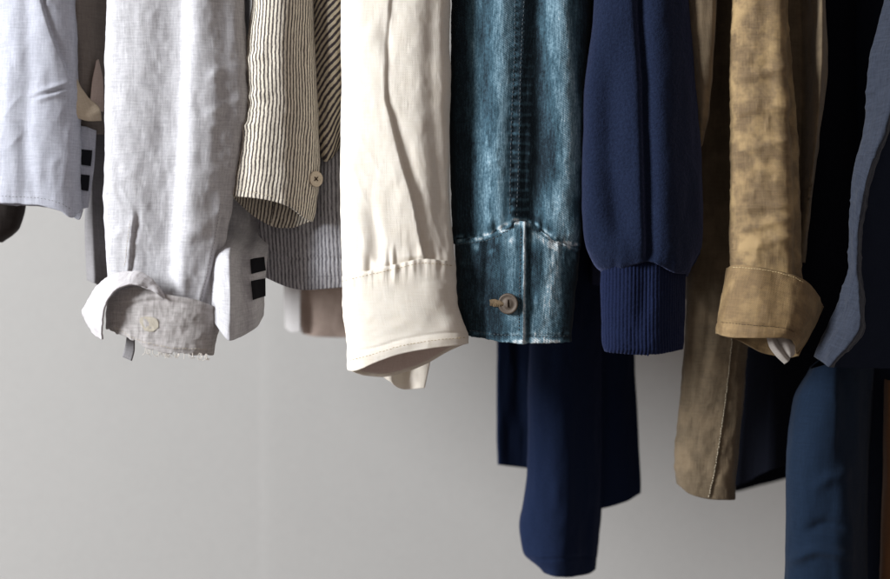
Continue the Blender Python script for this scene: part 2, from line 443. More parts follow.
M = dict(
    wallpaint=None,
    chambray=cloth('pale_chambray', (174, 172, 176), (212, 210, 212), slub=0.8, bump=0.4, trans=0.10),
    chambray_in=cloth('chambray_inside', (176, 170, 170), (206, 202, 204), slub=0.8, bump=0.4),
    chambray_cuff=cloth('chambray_worn', (152, 146, 143), (190, 185, 183), slub=0.9, bump=0.5, blotch=0.35, blotch_c=(205, 198, 196), blotch_px=14),
    blueshirt=cloth('blue_chambray', (166, 167, 178), (200, 201, 210), slub=0.7, bump=0.4, trans=0.08),
    cream=cloth('cream_cotton', (240, 231, 217), (248, 241, 230), slub=0.7, bump=0.5, weave=1.8, trans=0.2, blotch=0.2, blotch_c=(236, 222, 200), blotch_px=30),
    cream_in=cloth('cream_lining', (196, 176, 168), (214, 198, 190), slub=0.5, bump=0.3),  # darkened cream, paints the shade inside the cuff
    hickory=striped('hickory_stripe', (226, 216, 198), (60, 55, 54), period=3.9),
    hickory_in=striped('hickory_inside', (170, 162, 152), (58, 54, 58), period=4.2),
    hickory_fine=striped('faded_hickory', (174, 172, 175), (84, 82, 86), period=4.2, duty=0.45),
    hickory_body=striped('hickory_body', (196, 184, 162), (50, 45, 48), period=5.2, duty=0.5),
    denim=denim(),
    navywool=wool('navy_wool', (15, 21, 38), (26, 35, 56), sheen=0.24, px=3.0, bump=0.9),
    navyrib=wool('navy_rib', (14, 20, 40), (25, 33, 60), sheen=0.16, px=1.6),
    navycoat=wool('navy_coat_wool', (19, 27, 47), (29, 41, 68), sheen=0.08, px=1.4, bump=0.3),
    khaki=cloth('khaki_cotton', (92, 73, 48), (120, 97, 66), slub=0.8, bump=0.5, rough=0.6, sheen=0.25, sheen_tint=(1, .85, .6, 1), blotch=0.7, blotch_c=(172, 144, 100), blotch_px=36, spec=0.35),
    khaki_cuff=cloth('khaki_cuff_cotton', (98, 77, 49), (126, 101, 67), slub=0.8, bump=0.5, rough=0.6, sheen=0.25, sheen_tint=(1, .85, .6, 1), blotch=0.4, blotch_c=(172, 143, 98), blotch_px=24, spec=0.35),
    khaki_lining=cloth('grey_lining', (150, 142, 134), (180, 172, 164), slub=0.4, bump=0.15),
    olive=cloth('olive_cotton', (88, 75, 58), (112, 97, 76), slub=0.6, bump=0.5, rough=0.7, sheen=0.15, blotch=0.3, blotch_c=(146, 125, 98), blotch_px=34),
    olive_dark=cloth('brown_cotton', (58, 44, 32), (78, 60, 42), slub=0.6, bump=0.3),
    black=cloth('black_cotton', (21, 22, 29), (27, 29, 37), slub=0.6, bump=0.3, sheen=0.0, spec=0.0),
    dkbrown=cloth('dark_brown_knit', (38, 32, 30), (54, 46, 42), slub=0.6, bump=0.4),
    taupe=cloth('taupe_cotton', (104, 95, 88), (130, 120, 112), slub=0.6, bump=0.3),
    beige=cloth('beige_cotton', (176, 158, 136), (200, 184, 160), slub=0.5, bump=0.3),
    rose=cloth('tan_cotton', (172, 152, 140), (194, 174, 162), slub=0.5, bump=0.3),
    offwhite=cloth('off_white_cotton', (210, 206, 204), (226, 222, 220), slub=0.5, bump=0.3),
    grey=cloth('grey_cotton', (112, 109, 110), (140, 137, 138), slub=0.6, bump=0.3),
    slate=cloth('slate_nylon', (34, 38, 48), (49, 54, 66), slub=0.8, bump=0.25, rough=0.8, spec=0.1),  # light on the raincoat's fold edge, painted as a paler nylon
    nylon=cloth('navy_nylon', (15, 26, 40), (23, 36, 54), slub=0.5, bump=0.3, rough=0.85, spec=0.06, sheen=0.05),
    nylon_dark=cloth('dark_nylon', (27, 31, 42), (36, 41, 54), slub=0.3, bump=0.12, rough=0.7, spec=0.0, sheen=0),
    brown=cloth('warm_brown_cotton', (116, 78, 48), (138, 96, 62), slub=0.4, bump=0.2),
    worn=cloth('worn_cotton', (168, 160, 148), (188, 179, 162), slub=0.6, bump=0.4),
    tape=plain('black_tape', (30, 30, 34), 0.9, spec=0.1),
    thread_w=plain('cream_thread', (214, 200, 174), 0.8),
    fray=plain('pale_fray', (222, 214, 204), 0.9),
    thread_y=plain('yellow_thread', (206, 182, 138), 0.8),
    thread_g=plain('grey_thread', (120, 116, 122), 0.8),
    thread_d=plain('denim_thread', (84, 92, 98), 0.8),
    thread_k=plain('dark_thread', (26, 24, 26), 0.8),
    thread_t=plain('tan_thread', (118, 98, 72), 0.8),
    thread_b=plain('brown_thread', (66, 48, 30), 0.8),
    horn=plain('tan_button', (206, 190, 166), 0.5),
    brass=plain('worn_metal', (78, 66, 56), 0.6, 0.35, 0.3),
)

# ------------------------------------------------------------------ setting: the wall
def build_wall():
    Y, z0, z1 = 0.76, -1.5, 1.6
    xs = [-2.4]; xs_seam = world_pt(268, 400, 0, Y)[0]
    prof = [(-2.4, 0), (xs_seam - 0.012, 0), (xs_seam - 0.008, -0.00018), (xs_seam, -0.00036), (xs_seam + 0.010, -0.00042), (xs_seam + 0.08, 0.0), (3.0, 0)]
    V, F = [], []
    for x, y in prof: V += [(x, Y + y, z0), (x, Y + y, z1)]
    for k in range(len(prof) - 1): F.append((2 * k, 2 * k + 2, 2 * k + 3, 2 * k + 1))
    me = bpy.data.meshes.new('wall'); me.from_pydata(V, [], F); me.update()
    b = NB('painted_plaster'); g = b.geo.outputs['Object']
    n = b.noise(g, 560, 4, 0.75); n2 = b.noise(g, 7, 3); n3 = b.noise(g, 1100, 2)
    col = b.mix(b.math('MULTIPLY', n2, 0.5), lin((178, 175, 171)), lin((170, 167, 164)))
    k = b.ramp(n, [(0.3, (0.80, 0.80, 0.80, 1)), (0.7, (1, 1, 1, 1))]); col = b.mix(1.0, col, k, 'MULTIPLY')
    b.L(col, b.p.inputs['Base Color']); b.bump(b.math('ADD', n, b.math('MULTIPLY', n3, .6)), 0.45, 0.0008); b.setp(Roughness=0.75, Specular_IOR_Level=0.25)
    o = bpy.data.objects.new('wall', me); COL.objects.link(o); me.materials.append(b.m); o['kind'] = 'structure'
build_wall()

TOP = -170
def slab(th, mat, xl, xr, yf, bot, bot_back=None, depth=300, xb=None, name='body', relief=None, taper=0):
    """the body of a garment behind its near sleeve: thin from side to side, deep from front to back"""
    hd = depth / 2
    r = relief or (lambda A, B, D, m, U: wrinkle(A, B, D, 'soft', 3.5, 40, 160, seed=int(xl) % 97 + 3))
    return tube(name, th, mat, [(TOP - 10, xl + taper, xr - taper, hd, hd), (600, xl, xr, hd, hd)], TOP, bot, bot_back, r, pitch=3.2, e=0.55, Y=yf, thick=1.5)

SL = 'shirts and jackets hanging side by side'

# ------------------------------------------------------------------ dark brown knit at the left edge
t = Thing('jumper', 'dark brown jumper cuff peeking out below the leftmost blue shirt', 'jumper', 0.09, (-20, 240))
tube('sleeve', t, M['dkbrown'], [(TOP, -75, 20, 0, 20), (150, -80, 26, 0, 20), (205, -78, 26, 0, 20), (228, -74, 20, 0, 18), (242, -66, 2, 0, 12)], TOP, 242,
     relief=lambda A, B, D, m, U: wrinkle(A, B, D, 'soft', 2, 25, 50, seed=4))
slab(t, M['dkbrown'], -80, -10, 0.12, 190, depth=260)

# ------------------------------------------------------------------ blue shirt at the left edge
t = Thing('shirt', 'leftmost pale blue chambray shirt with a flat unrolled hem and a dark diagonal seam', 'shirt', 0.02, (40, 212), SL)
SEAM_A = [(44, -40), (47, 0), (56, 35), (66, 62), (75, 86)]
def rel(A, B, D, m, U):
    h = wrinkle(A, B, D, 'soft', 3.2, 30, 120, seed=11) + wrinkle(A, B, D, 'ridge', 0.9, 20, 28, 30, seed=12)
    h += m * crease(A, B, SEAM_A, 'step', 4.0, 16, 5, ends=(1, 12))
    h += m * crease(A, B, [(30, -40), (34, 60), (31, 140), (38, 200)], 'valley', 3.0, 9, ends=(1, 10))
    h += m * (across(A, B, [(38, 97), (55, 92), (74, 84)], 2.2, 3.0) + across(A, B, [(40, 104), (58, 98), (76, 91)], 1.8, 2.6) - across(A, B, [(38, 101), (56, 95.5), (75, 88)], 1.8, 2.0))
    h += gather(A, B, [(0, 196), (41, 197), (69, 203), (90, 190)], 0.5, 9, 14, 8)
    return h
_, s = tube('sleeve', t, M['blueshirt'], [(TOP, -6, 74, 0, 26), (0, -4, 74, 0, 26), (31, -4, 76, 0, 26), (80, -6, 77, 0, 25), (118, -9, 79, 0, 25), (150, -13, 80, 0, 24), (190, -16, 79, 0, 23), (222, -18, 83, 0, 22)],
            TOP, [(-18, 203), (0, 204), (41, 206), (66, 212), (76, 219), (84, 210)], relief=rel, jag=0.5)
stitch(t, s, [(-2, 197), (41, 199), (64, 204), (76, 211)], M['thread_g'], 3.4, 2.2, 0.28)
for k, (x0, y0, x1, y1) in enumerate(((79, 149, 91.5, 165), (77, 174, 89, 190))):
    patch('tape_mark', t, M['tape'], [[(x0, y0, 2.5), (x1, y0 + 1, 4)], [(x0 - 1, (y0 + y1) / 2, 2.5), (x1 - 0.6, (y0 + y1) / 2 + 1, 4)], [(x0 - 2, y1 - 1, 2.5), (x1 - 1.5, y1 + 1, 4)]], thick=0.2)
patch('tape', t, M['blueshirt'], [[(70, 124, 6), (84, 126, 5), (95, 130, 7)], [(70, 160, 6), (82, 162, 5), (93, 164, 7)], [(68, 205, 6), (79, 209, 5), (87, 207, 7)]], thick=0.6)
slab(t, M['blueshirt'], -20, 56, 0.08, 172, depth=260)

# ------------------------------------------------------------------ taupe jacket and grey garment in the gap
t = Thing('jacket', 'taupe jacket in the shadowed gap between two pale blue shirts, its beige facing folded out', 'jacket', 0.032, (92, 122), SL)
patch('body', t, M['taupe'], [[(58, TOP, 0), (80, TOP, -8), (96, TOP, 2), (118, TOP, 30)], [(58, 0, 0), (78, 0, -8), (94, 0, 2), (118, 0, 30)], [(62, 70, 0), (82, 70, -8), (98, 72, 4), (118, 74, 30)], [(66, 132, 2), (84, 134, 0), (100, 134, 8), (118, 134, 30)]],
      relief=lambda A, B, D, m, U: wrinkle(A, B, D, 'soft', 3, 16, 60, seed=31))
patch('facing', t, M['beige'], [[(73, 30, -22), (75.5, 34, -18), (77, 42, -12)], [(74, 62, -22), (78, 70, -18), (81, 82, -11)], [(75, 92, -23), (83, 100, -18), (90, 98, -12)], [(78, 113, -22), (92, 117, -18), (103, 112, -12)], [(80, 120, -20), (93, 123, -16), (104, 122, -10)]],
      relief=lambda A, B, D, m, U: wrinkle(A, B, D, 'soft', 1.2, 10, 18, seed=33))
patch('facing', t, M['rose'], [[(99, 62, -9), (100, 60, -6)], [(95, 84, -12), (104, 82, -3)], [(92, 112, -12), (105, 112, -2)]])
slab(t, M['taupe'], 70, 104, 0.14, 150, depth=240)

t = Thing('coat', 'narrow strip of a grey coat hanging below the taupe jacket beside the rolled cuff', 'coat', 0.08, (96, 284), SL)
patch('body', t, M['grey'], [[(70, TOP, 10), (90, TOP, -4), (99, TOP, 6), (125, TOP, 20)], [(76, 120, 10), (92, 120, -4), (99, 120, 6), (125, 120, 20)], [(82, 210, 12), (93, 210, -3), (97, 212, 6), (118, 212, 16)], [(84, 280, 12), (94, 283, -2), (97, 285, 4), (116, 287, 14)]],
      relief=lambda A, B, D, m, U: crease(A, B, [(96.5, 205), (95.5, 288)], 'ridge', 3, 1.6, 2.2) + wrinkle(A, B, D, 'soft', 1.5, 14, 60, seed=36), thick=2)
slab(t, M['grey'], 86, 112, 0.18, 268, depth=200)

# ------------------------------------------------------------------ chambray shirt with the rolled cuff
t = Thing('shirt', 'pale grey-blue chambray shirt with a thick rolled-up frayed cuff', 'shirt', -0.01, (160, 355), SL)
PLK = [(138, 218), (135, 240), (131, 275)]; SM = [(226, 205), (222, 230), (214, 270), (205, 306)]
def rel(A, B, D, m, U):
    h = wrinkle(A, B, D, 'soft', 3.0, 34, 150, seed=21) + wrinkle(A, B, D, 'soft', 1.3, 13, 20, seed=22)
    h += wrinkle(A, B, D, 'ridge', 0.8, 22, 40, -35, rng=(170, 330), seed=23) + wrinkle(A, B, D, 'soft', 1.6, 30, 12, 15, rng=(45, 190), xr=(214, 262), seed=24)
    h += m * crease(A, B, [(184, -80), (182, 60), (178, 160), (174, 230), (169, 300)], 'valley', 11.0, 36, 9, ends=(1, 10))
    h += m * crease(A, B, [(204, -80), (202, 60), (198, 160), (196, 230), (182, 292)], 'ridge', 5.5, 14, 26, ends=(1, 14))
    h += m * crease(A, B, [(228, -80), (225, 40), (228, 90), (234, 125)], 'valley', 2.0, 9, 9, ends=(1, 20))
    h += m * crease(A, B, PLK, 'step', 3.6, 6, 4, ends=(8, 3))
    h += m * crease(A, B, SM, 'valley', 3.4, 2.0, 3.2, ends=(20, 4), wob=1.0) + m * crease(A, B, [(p[0] - 5, p[1]) for p in SM], 'ridge', 1.2, 3, 3, ends=(20, 4))
    h += m * (across(A, B, [(206, 84), (230, 72), (256, 64)], 1.2, 6) + across(A, B, [(206, 120), (232, 105), (256, 97)], 1.3, 6) + across(A, B, [(170, 250), (190, 236), (215, 226)], 2.6, 9))
    return h
_, s = tube('sleeve', t, M['chambray'], [(TOP, 110, 236, 0, 27), (0, 106, 243, 0, 27), (90, 105, 249, 0, 27), (150, 104, 243, 0, 26), (200, 103, 233, 0, 25), (250, 106, 223, 0, 23), (322, 112, 214, 0, 20)],
            TOP, 320, relief=rel)
stitch(t, s, [(p[0] - 3.2, p[1]) for p in SM], M['thread_g'], 3.2, 2.1, 0.25)
stitch(t, s, [(134, 222), (131, 242), (127.5, 268)], M['thread_w'], 3.2, 2.1, 0.25, name='placket_stitching')
def rel(A, B, D, m, U):
    h = wrinkle(A, B, D, 'ridge', 1.2, 11, 26, 0, seed=25, xr=(100, 160)) + wrinkle(A, B, D, 'soft', 1.6, 22, 18, seed=26) + wrinkle(A, B, D, 'soft', 0.5, 4, 5, seed=27)
    h += m * across(A, B, [(112, 309), (165, 300), (218, 313)], -0.9, 1.6) + m * across(A, B, [(112, 305), (165, 296), (219, 309)], 1.0, 2.2)
    h += m * across(A, B, [(110, 322), (160, 343), (214, 350)], 0.9, 2.4)
    return h
_, s = tube('rolled_cuff', t, M['chambray_cuff'], [(280, 109, 220, 0, 29), (310, 107, 220, 0, 31), (360, 105, 213, 0, 30)], [(108, 303), (116, 295), (126, 289), (140, 286), (155, 290), (165, 293), (200, 299), (220, 308)], [(105, 327), (122, 334), (140, 341), (160, 350), (185, 353), (213, 357)],
     bot_back=[(105, 327), (135, 332), (160, 342), (213, 353)], top_back=[(108, 300), (220, 306)], relief=rel, jag=1.5, thick=2.4, pitch=1.1)
rs = np.random.RandomState(8)
many_cords('loose_threads', t, [[np.array([x, 344 + (x - 150) * 0.15, -29 + abs(x - 160) * 0.12]), np.array([x + rs.uniform(-2, 2), 351 + (x - 150) * 0.1, -31 + abs(x - 160) * 0.12]), np.array([x + rs.uniform(-5, 5), 353 + (x - 150) * 0.09 + rs.uniform(-1, 2.2), -30 + abs(x - 160) * 0.12])] for x in rs.uniform(150, 211, 34)], 0.3, M['fray'], s.Y)
stitch(t, s, [(120, 327), (150, 341), (180, 347), (212, 349)], M['thread_w'], 3.0, 2.0, 0.28, jit=0.6)
def rel(A, B, D, m, U): return wrinkle(A, B, D, 'soft', 1.6, 12, 12, seed=28) + wrinkle(A, B, D, 'ridge', 0.8, 9, 12, 40, seed=29)
patch('turned_back_flap', t, M['chambray_in'], [
    [(171, 297, -30), (157, 279, -32), (142, 271, -30), (124, 272, -24), (103, 283, -14), (88, 300, -2), (80, 314, 10), (84, 324, 16)],
    [(170, 298, -33), (156, 284, -37), (140, 278, -38), (122, 282, -36), (107, 296, -30), (97, 311, -22), (94, 324, -14), (94, 333, -6)],
    [(169, 299, -34), (154, 288, -39), (138, 284, -42), (122, 291, -43), (113, 303, -42), (110, 316, -39), (108, 329, -34), (106, 339, -26)]], rel, thick=2.0, pitch=1.0)
WX = np.array([s.at(a, b_)[0] for a in range(145, 165, 2) for b_ in range(316, 331, 2)])
WC = np.linalg.lstsq(np.c_[WX[:, 0] - 154, WX[:, 1] - 323, np.ones(len(WX))], WX[:, 2], rcond=None)[0]
patch('worn_patch', t, M['worn'], [[(a, b_, WC[0] * (a - 154) + WC[1] * (b_ - 323) + WC[2] - 0.4) for a, b_ in r] for r in ([(146, 317), (152, 316), (157, 316.5), (162, 318)], [(145, 321), (152, 320.5), (157, 321), (164, 322.5)], [(147, 325), (153, 325), (158, 325), (164, 326)], [(150, 330), (155, 331), (158, 331), (161, 329)])],
      relief=lambda A, B, D, m, U: wrinkle(A, B, D, 'soft', 0.35, 3, 3, seed=62), thick=0.1, pitch=0.6)
patch('loop_tab', t, M['grey'], [[(126, 336, 4), (134, 338, 2)], [(124, 348, 4), (134, 349, 2)], [(121, 357, 5), (131, 361, 3)]], thick=1.4)
# the tail of the same shirt, seen right of the cuff
def rel(A, B, D, m, U):
    return (crease(A, B, [(250, 180), (251, 250), (252, 330)], 'ridge', 3, 6, 7, ends=(1, 6))
            + wrinkle(A, B, D, 'soft', 1.6, 14, 26, seed=41) + wrinkle(A, B, D, 'ridge', 0.7, 16, 18, 30, seed=42))
_, s = patch('shirt_tail', t, M['chambray'], [[(196, 150, 66), (222, 150, 62), (246, 150, 66), (264, 150, 72)], [(202, 222, 46), (222, 222, 36), (240, 222, 48), (246, 222, 62), (263, 222, 70)], [(206, 256, 6), (216, 258, -12), (232, 260, -24), (240, 261, 8), (249, 262, 14), (263, 260, 36)], [(208, 294, -4), (217, 298, -18), (234, 300, -32), (241, 300, -4), (250, 299, 4), (262, 290, 24)],
     [(210, 314, -4), (219, 326, -18), (233, 340, -26), (241, 337, -6), (252, 330, 4), (261, 316, 22)]], rel, thick=1.2)
for q in ([(249, 259), (261, 256), (263, 270), (251, 274)], [(251, 281), (263, 278), (263.5, 296), (253, 300)]):
    rows = []
    for k in np.linspace(0, 1, 5):
        l0 = np.array(q[0]) * (1 - k) + np.array(q[3]) * k; r0 = np.array(q[1]) * (1 - k) + np.array(q[2]) * k
        rows.append([tuple((l0 * (1 - j) + r0 * j)) for j in np.linspace(0, 1, 5)])
    rows = [[(a, b_, s.at(a, b_)[0][2] - 2.4) for a, b_ in r] for r in rows]
    patch('tape_mark', t, M['tape'], rows, thick=0.2)
slab(t, M['chambray'], 116, 226, 0.05, 250, depth=300)

# ------------------------------------------------------------------ hickory striped jacket
t = Thing('striped_jacket', 'cream and charcoal striped work jacket with an open unbuttoned cuff', 'jacket', 0.0, (272, 225), SL)
def rel(A, B, D, m, U):
    h = wrinkle(A, B, D, 'soft', 2.2, 26, 110, seed=51) + wrinkle(A, B, D, 'soft', 0.9, 10, 16, seed=52)
    h += wrinkle(A, B, D, 'ridge', 1.6, 12, 30, 75, rng=(45, 150), xr=(225, 262), seed=53)
    h += m * crease(A, B, [(304, -60), (303, 80), (306, 200)], 'valley', 1.6, 8, 5, ends=(1, 6))
    h += m * (across(A, B, [(240, 66), (252, 61), (266, 60)], 2.0, 4) + across(A, B, [(240, 106), (254, 99), (270, 98)], 2.0, 4) + across(A, B, [(236, 135), (250, 128), (262, 128)], 1.6, 4))
    return h
_, s = tube('sleeve', t, M['hickory'], [(TOP, 256, 312, 0, 29), (0, 252, 314, 0, 30), (59, 246, 315, 0, 30), (103, 247, 316, 0, 29), (130, 242, 317, 0, 28), (175, 232, 319, 0, 27), (200, 228, 316, 0, 26), (230, 226, 310, 0, 25)],
            TOP, [(229, 195), (250, 198), (271, 202), (292, 208), (305, 217), (312, 221)], bot_back=[(229, 195), (243, 209), (258, 219), (278, 227), (292, 228), (312, 221)], relief=rel, thick=1.6, recess=lambda A, B: 16 * sstep(280, 322, A))
stitch(t, s, [(233, 190), (252, 193), (272, 197), (293, 203), (304, 211)], M['thread_w'], 3.0, 2.0, 0.28)
button(t, s, 314.5, 179, 8, M['horn'], [(0, 0.7), (0.3, 0.7), (0.72, 0.9), (0.9, 1.4), (1.0, 0.9), (1.0, -0.6), (0.9, -1)], tilt=(0.62, 0.0, -0.78), lift=2)
BT = np.array([314.5, 179, s.at(314.5, 179)[0][2]]) + np.array([0.62, 0, -0.78]) * 3.2
many_cords('button_thread', t, [[BT + np.array([-1.6, -1.9, -1.2]), BT, BT + np.array([1.6, 1.9, 1.2])], [BT + np.array([-1.6, 1.9, -1.2]), BT, BT + np.array([1.6, -1.9, 1.2])]], 0.5, M['thread_b'], s.Y)
def rel(A, B, D, m, U): return wrinkle(A, B, D, 'soft', 2, 14, 50, seed=55)
patch('front_panel', t, M['hickory_body'], [[(306, TOP, 10), (330, TOP, -4), (350, TOP, 6)], [(308, 0, 12), (330, 0, -2), (350, 0, 8)], [(312, 90, 14), (330, 90, 4), (350, 90, 12)], [(316, 140, 20), (326, 146, 12), (350, 120, 20)], [(318, 152, 24), (324, 160, 18), (350, 128, 26)]],
      rel, uvrot=-42)
def rel(A, B, D, m, U):
    return (wrinkle(A, B, D, 'soft', 2.0, 16, 70, seed=57) + across(A, B, [(250, 244), (290, 258), (360, 258)], -1.4, 1.5) + crease(A, B, [(312, 120), (310, 240), (300, 296)], 'valley', 3, 8, 10, ends=(1, 1)))
_, s = patch('body_panel', t, M['hickory_fine'], [[(250, 120, 44), (290, 120, 34), (316, 120, 26), (334, 120, 22), (356, 120, 28)], [(252, 200, 44), (290, 205, 34), (316, 205, 26), (334, 205, 22), (356, 205, 28)],
     [(258, 276, 44), (288, 288, 34), (302, 290, 28), (334, 288, 22), (358, 286, 28)]], rel, thick=2)
stitch(t, s, [(270, 264), (300, 277), (340, 275)], M['thread_g'], 3.2, 2.2, 0.28)
slab(t, M['hickory_fine'], 256, 330, 0.09, 258, 255, depth=280)

# ------------------------------------------------------------------ far cuffs below the jackets
t = Thing('tan_shirt', 'tan shirt with a white cuff edge hanging low behind the cream shirt', 'shirt', 0.36, (316, 336), SL)
tube('sleeve', t, M['rose'], [(TOP, 296, 372, 0, 22), (260, 298, 372, 0, 22), (300, 300, 372, 0, 22), (340, 301, 372, 0, 20)], TOP, [(301, 333), (318, 336), (345, 337), (372, 336)], relief=lambda A, B, D, m, U: wrinkle(A, B, D, 'soft', 2, 18, 24, seed=63))
patch('cuff_edge', t, M['offwhite'], [[(283, 250, 0), (292, 250, -18), (304, 250, -26)], [(284, 300, 0), (292, 300, -18), (302, 300, -25)], [(285, 328, 0), (293, 332, -16), (302, 331, -24)]], thick=1.5)

# ------------------------------------------------------------------ cream shirt
t = Thing('cream_shirt', 'cream cotton shirt with a wide open cuff and one long fold down its sleeve', 'shirt', -0.005, (408, 378), SL)
FOLD = [(394, -120), (391, 0), (387, 52), (386.5, 97), (392, 121), (403, 166), (413, 200), (420, 235), (425, 259)]
CS = [(340, 277), (368, 271), (399, 264), (424, 259), (456, 262)]
def rel(A, B, D, m, U):
    h = wrinkle(A, B, D, 'soft', 1.7, 46, 170, seed=71) + wrinkle(A, B, D, 'soft', 0.7, 12, 22, seed=72) + wrinkle(A, B, D, 'ridge', 0.7, 18, 40, -20, rng=(150, 280), seed=73) + wrinkle(A, B, D, 'soft', 0.25, 4, 6, seed=74)
    h += m * crease(A, B, FOLD, 'step', 2.0, 22, 16, ends=(1, 3))
    h += m * crease(A, B, FOLD, 'step', 4.4, 20, 14, ends=(1, 3)) * sstep(40, 190, B)
    h += m * crease(A, B, [(434, -120), (432, 60), (438, 160), (444, 255)], 'valley', 2.5, 9, 7, ends=(1, 5))
    h += m * crease(A, B, [(370, 205), (377, 235), (380, 262)], 'valley', 3.0, 7, 6, ends=(22, 4)) + m * crease(A, B, [(384, 20), (388, 60)], 'valley', 2.2, 7, 5, ends=(20, 16))
    h += m * gather(A, B, CS, 1.7, 7, 24, 12)
    return h
_, s = tube('sleeve', t, M['cream'], [(TOP, 342, 450, 0, 27), (0, 342, 451, 0, 27), (45, 342, 450, 0, 27), (76, 342, 452, 0, 27), (121, 341, 450, 0, 27), (200, 340, 450, 0, 26), (240, 341, 453, 0, 25), (285, 342, 457, 0, 24)], TOP, [(340, 281), (368, 275), (399, 268), (424, 263), (456, 266)], relief=rel)
BF = [(347, 370), (357, 368), (375, 361), (406, 352), (440, 346), (470, 343)]
def rel(A, B, D, m, U):
    h = wrinkle(A, B, D, 'soft', 1.6, 34, 24, seed=75) + wrinkle(A, B, D, 'soft', 0.5, 12, 7, 8, seed=76)
    h += m * gather(A, B, CS, 1.3, 5.5, 3, 16)
    h += m * (across(A, B, [(345, 353), (375, 347), (406, 338), (440, 333), (470, 331)], -0.8, 1.2) + across(A, B, [(345, 360), (375, 354), (406, 345), (440, 340), (470, 338)], 0.7, 3.2))
    h += wrinkle(A, B, D, 'soft', 0.5, 6, 30, seed=77, rng=(335, 375), fade=10)
    return h
_, s2 = tube('cuff', t, M['cream'], [(255, 341, 456, 0, 26.5), (300, 342, 457, 0, 27), (338, 346, 469, 0, 26), (352, 347, 470, 0, 26), (380, 349, 470, 0, 25)], CS, BF,
             bot_back=[(347, 370), (353, 375), (362, 378), (378, 379), (398, 375), (424, 366), (448, 353), (470, 343)], top_back=[(340, 275), (456, 260)], relief=rel, thick=2.2)
tube('lining', t, M['cream_in'], [(330, 350, 463, 0, 22.5), (352, 351, 465, 0, 22.5), (380, 353, 465, 0, 22)], 334, [(351, 366), (358, 364.5), (375, 357.5), (406, 348.5), (440, 343), (465, 341)],  # added inner layer whose darker colour stands in for shade in the cuff
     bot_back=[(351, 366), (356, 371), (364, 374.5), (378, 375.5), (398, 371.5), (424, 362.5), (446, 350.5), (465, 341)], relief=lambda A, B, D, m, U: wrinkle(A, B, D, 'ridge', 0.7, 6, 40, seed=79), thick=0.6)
stitch(t, s2, [(351, 360), (375, 353), (406, 344), (440, 339), (467, 337)], M['thread_y'], 3.4, 2.4, 0.34)
stitch(t, s2, [(344, 281), (368, 275.5), (399, 268.5), (424, 263.5), (454, 266)], M['thread_y'], 3.4, 2.4, 0.34)
_, s = patch('shirt_tail', t, M['cream'], [[(366, 300, 60), (388, 300, 46), (404, 300, 60), (430, 300, 52)], [(368, 350, 60), (388, 352, 46), (404, 354, 62), (430, 354, 52)], [(376, 376, 58), (390, 385, 46), (404, 393, 60), (424, 391, 52)]], thick=1.5,
      relief=lambda A, B, D, m, U: wrinkle(A, B, D, 'soft', 2, 12, 20, seed=81))
slab(t, M['cream'], 354, 438, 0.06, 300, depth=280)

# ------------------------------------------------------------------ denim jacket
t = Thing('denim_jacket', 'faded blue denim jacket with worn streaks and a metal button on its cuff', 'jacket', 0.02, (515, 343), SL)
YK = [(453, 240), (487, 236), (505, 227), (515, 222), (526, 223), (549, 236), (577, 247), (583, 247)]
SEAM_D = [(527, -120), (526, 0), (522, 90), (520, 170), (519, 222)]
def streak(A, B, path, w):
    p = np.asarray(path, float); c = pchip(p[:, 1], p[:, 0], B); ww = pchip(p[:, 1], p[:, 2], B)
    x = (A - c) / ww + 0.30 * vnoise(A / 9, B / 40, A * 0, w) + 0.25 * vnoise(A / 3, B / 16, A * 0, w + 3)
    return np.exp(-np.abs(x) ** 2.2)
S1 = [(501, -150, 14), (501, 0, 14), (502, 60, 12), (498, 170, 10), (497, 211, 10), (500, 234, 5)]
S2 = [(556, -150, 15), (556, 0, 15), (562, 60, 15), (567, 170, 13), (558, 211, 18), (566, 240, 12)]
def fadef(A, B, m):
    f = 0.23 + 0.42 * streak(A, B, S1, 5) + 0.48 * streak(A, B, S2, 9)
    f += 0.28 * streak(A, B, [(478, -150, 6), (474, 40, 7), (480, 150, 8), (484, 220, 8)], 21)
    yk = pchip([p[0] for p in YK], [p[1] for p in YK], A)
    f += 0.55 * np.exp(-((B - yk + 1) / 2.6) ** 2) * (0.6 + 0.8 * vnoise(A / 4, B / 4, A * 0, 33))
    pk = np.abs(A - pchip([p[1] for p in SEAM_D], [p[0] for p in SEAM_D], B)) < 9
    f += 0.16 * pk * np.clip(np.sin(B / 9.5 * 2 * np.pi + 2 * vnoise(A / 20, B / 25, A * 0, 4)) * 1.4 - 0.3, 0, 1) * sstep(20, 120, B)
    return np.clip(f * m, 0, 1)
def fadec(A, B, m):
    yk = pchip([p[0] for p in YK], [p[1] for p in YK], A)
    f = 0.26 + 0.45 * np.exp(-((B - yk - 2) / 2.6) ** 2) * (0.8 + 0.9 * vnoise(A / 4, B / 4, A * 0, 34))
    f += 0.52 * streak(A, B, [(552, 220, 10), (550, 262, 12), (546, 300, 13), (540, 345, 12)], 41)
    f += 0.34 * streak(A, B, [(508, 222, 9), (509, 262, 11), (513, 310, 8), (514, 345, 8)], 43)
    f += 0.25 * np.maximum(0, vnoise(A / 7, (B - yk) / 9, A * 0, 45)) * np.exp(-((B - yk - 10) / 12) ** 2) * 2
    f += 0.50 * np.exp(-((B - 341) / 2.4) ** 2) * (0.7 + 0.8 * vnoise(A / 5, B / 5, A * 0, 47)) + 0.2 * np.exp(-((B - 333) / 2) ** 2) * (0.4 + vnoise(A / 3, B / 3, A * 0, 48))
    f += 0.85 * np.exp(-((A - 523.0) / 1.5) ** 2)
    return np.clip(f * m, 0, 1)
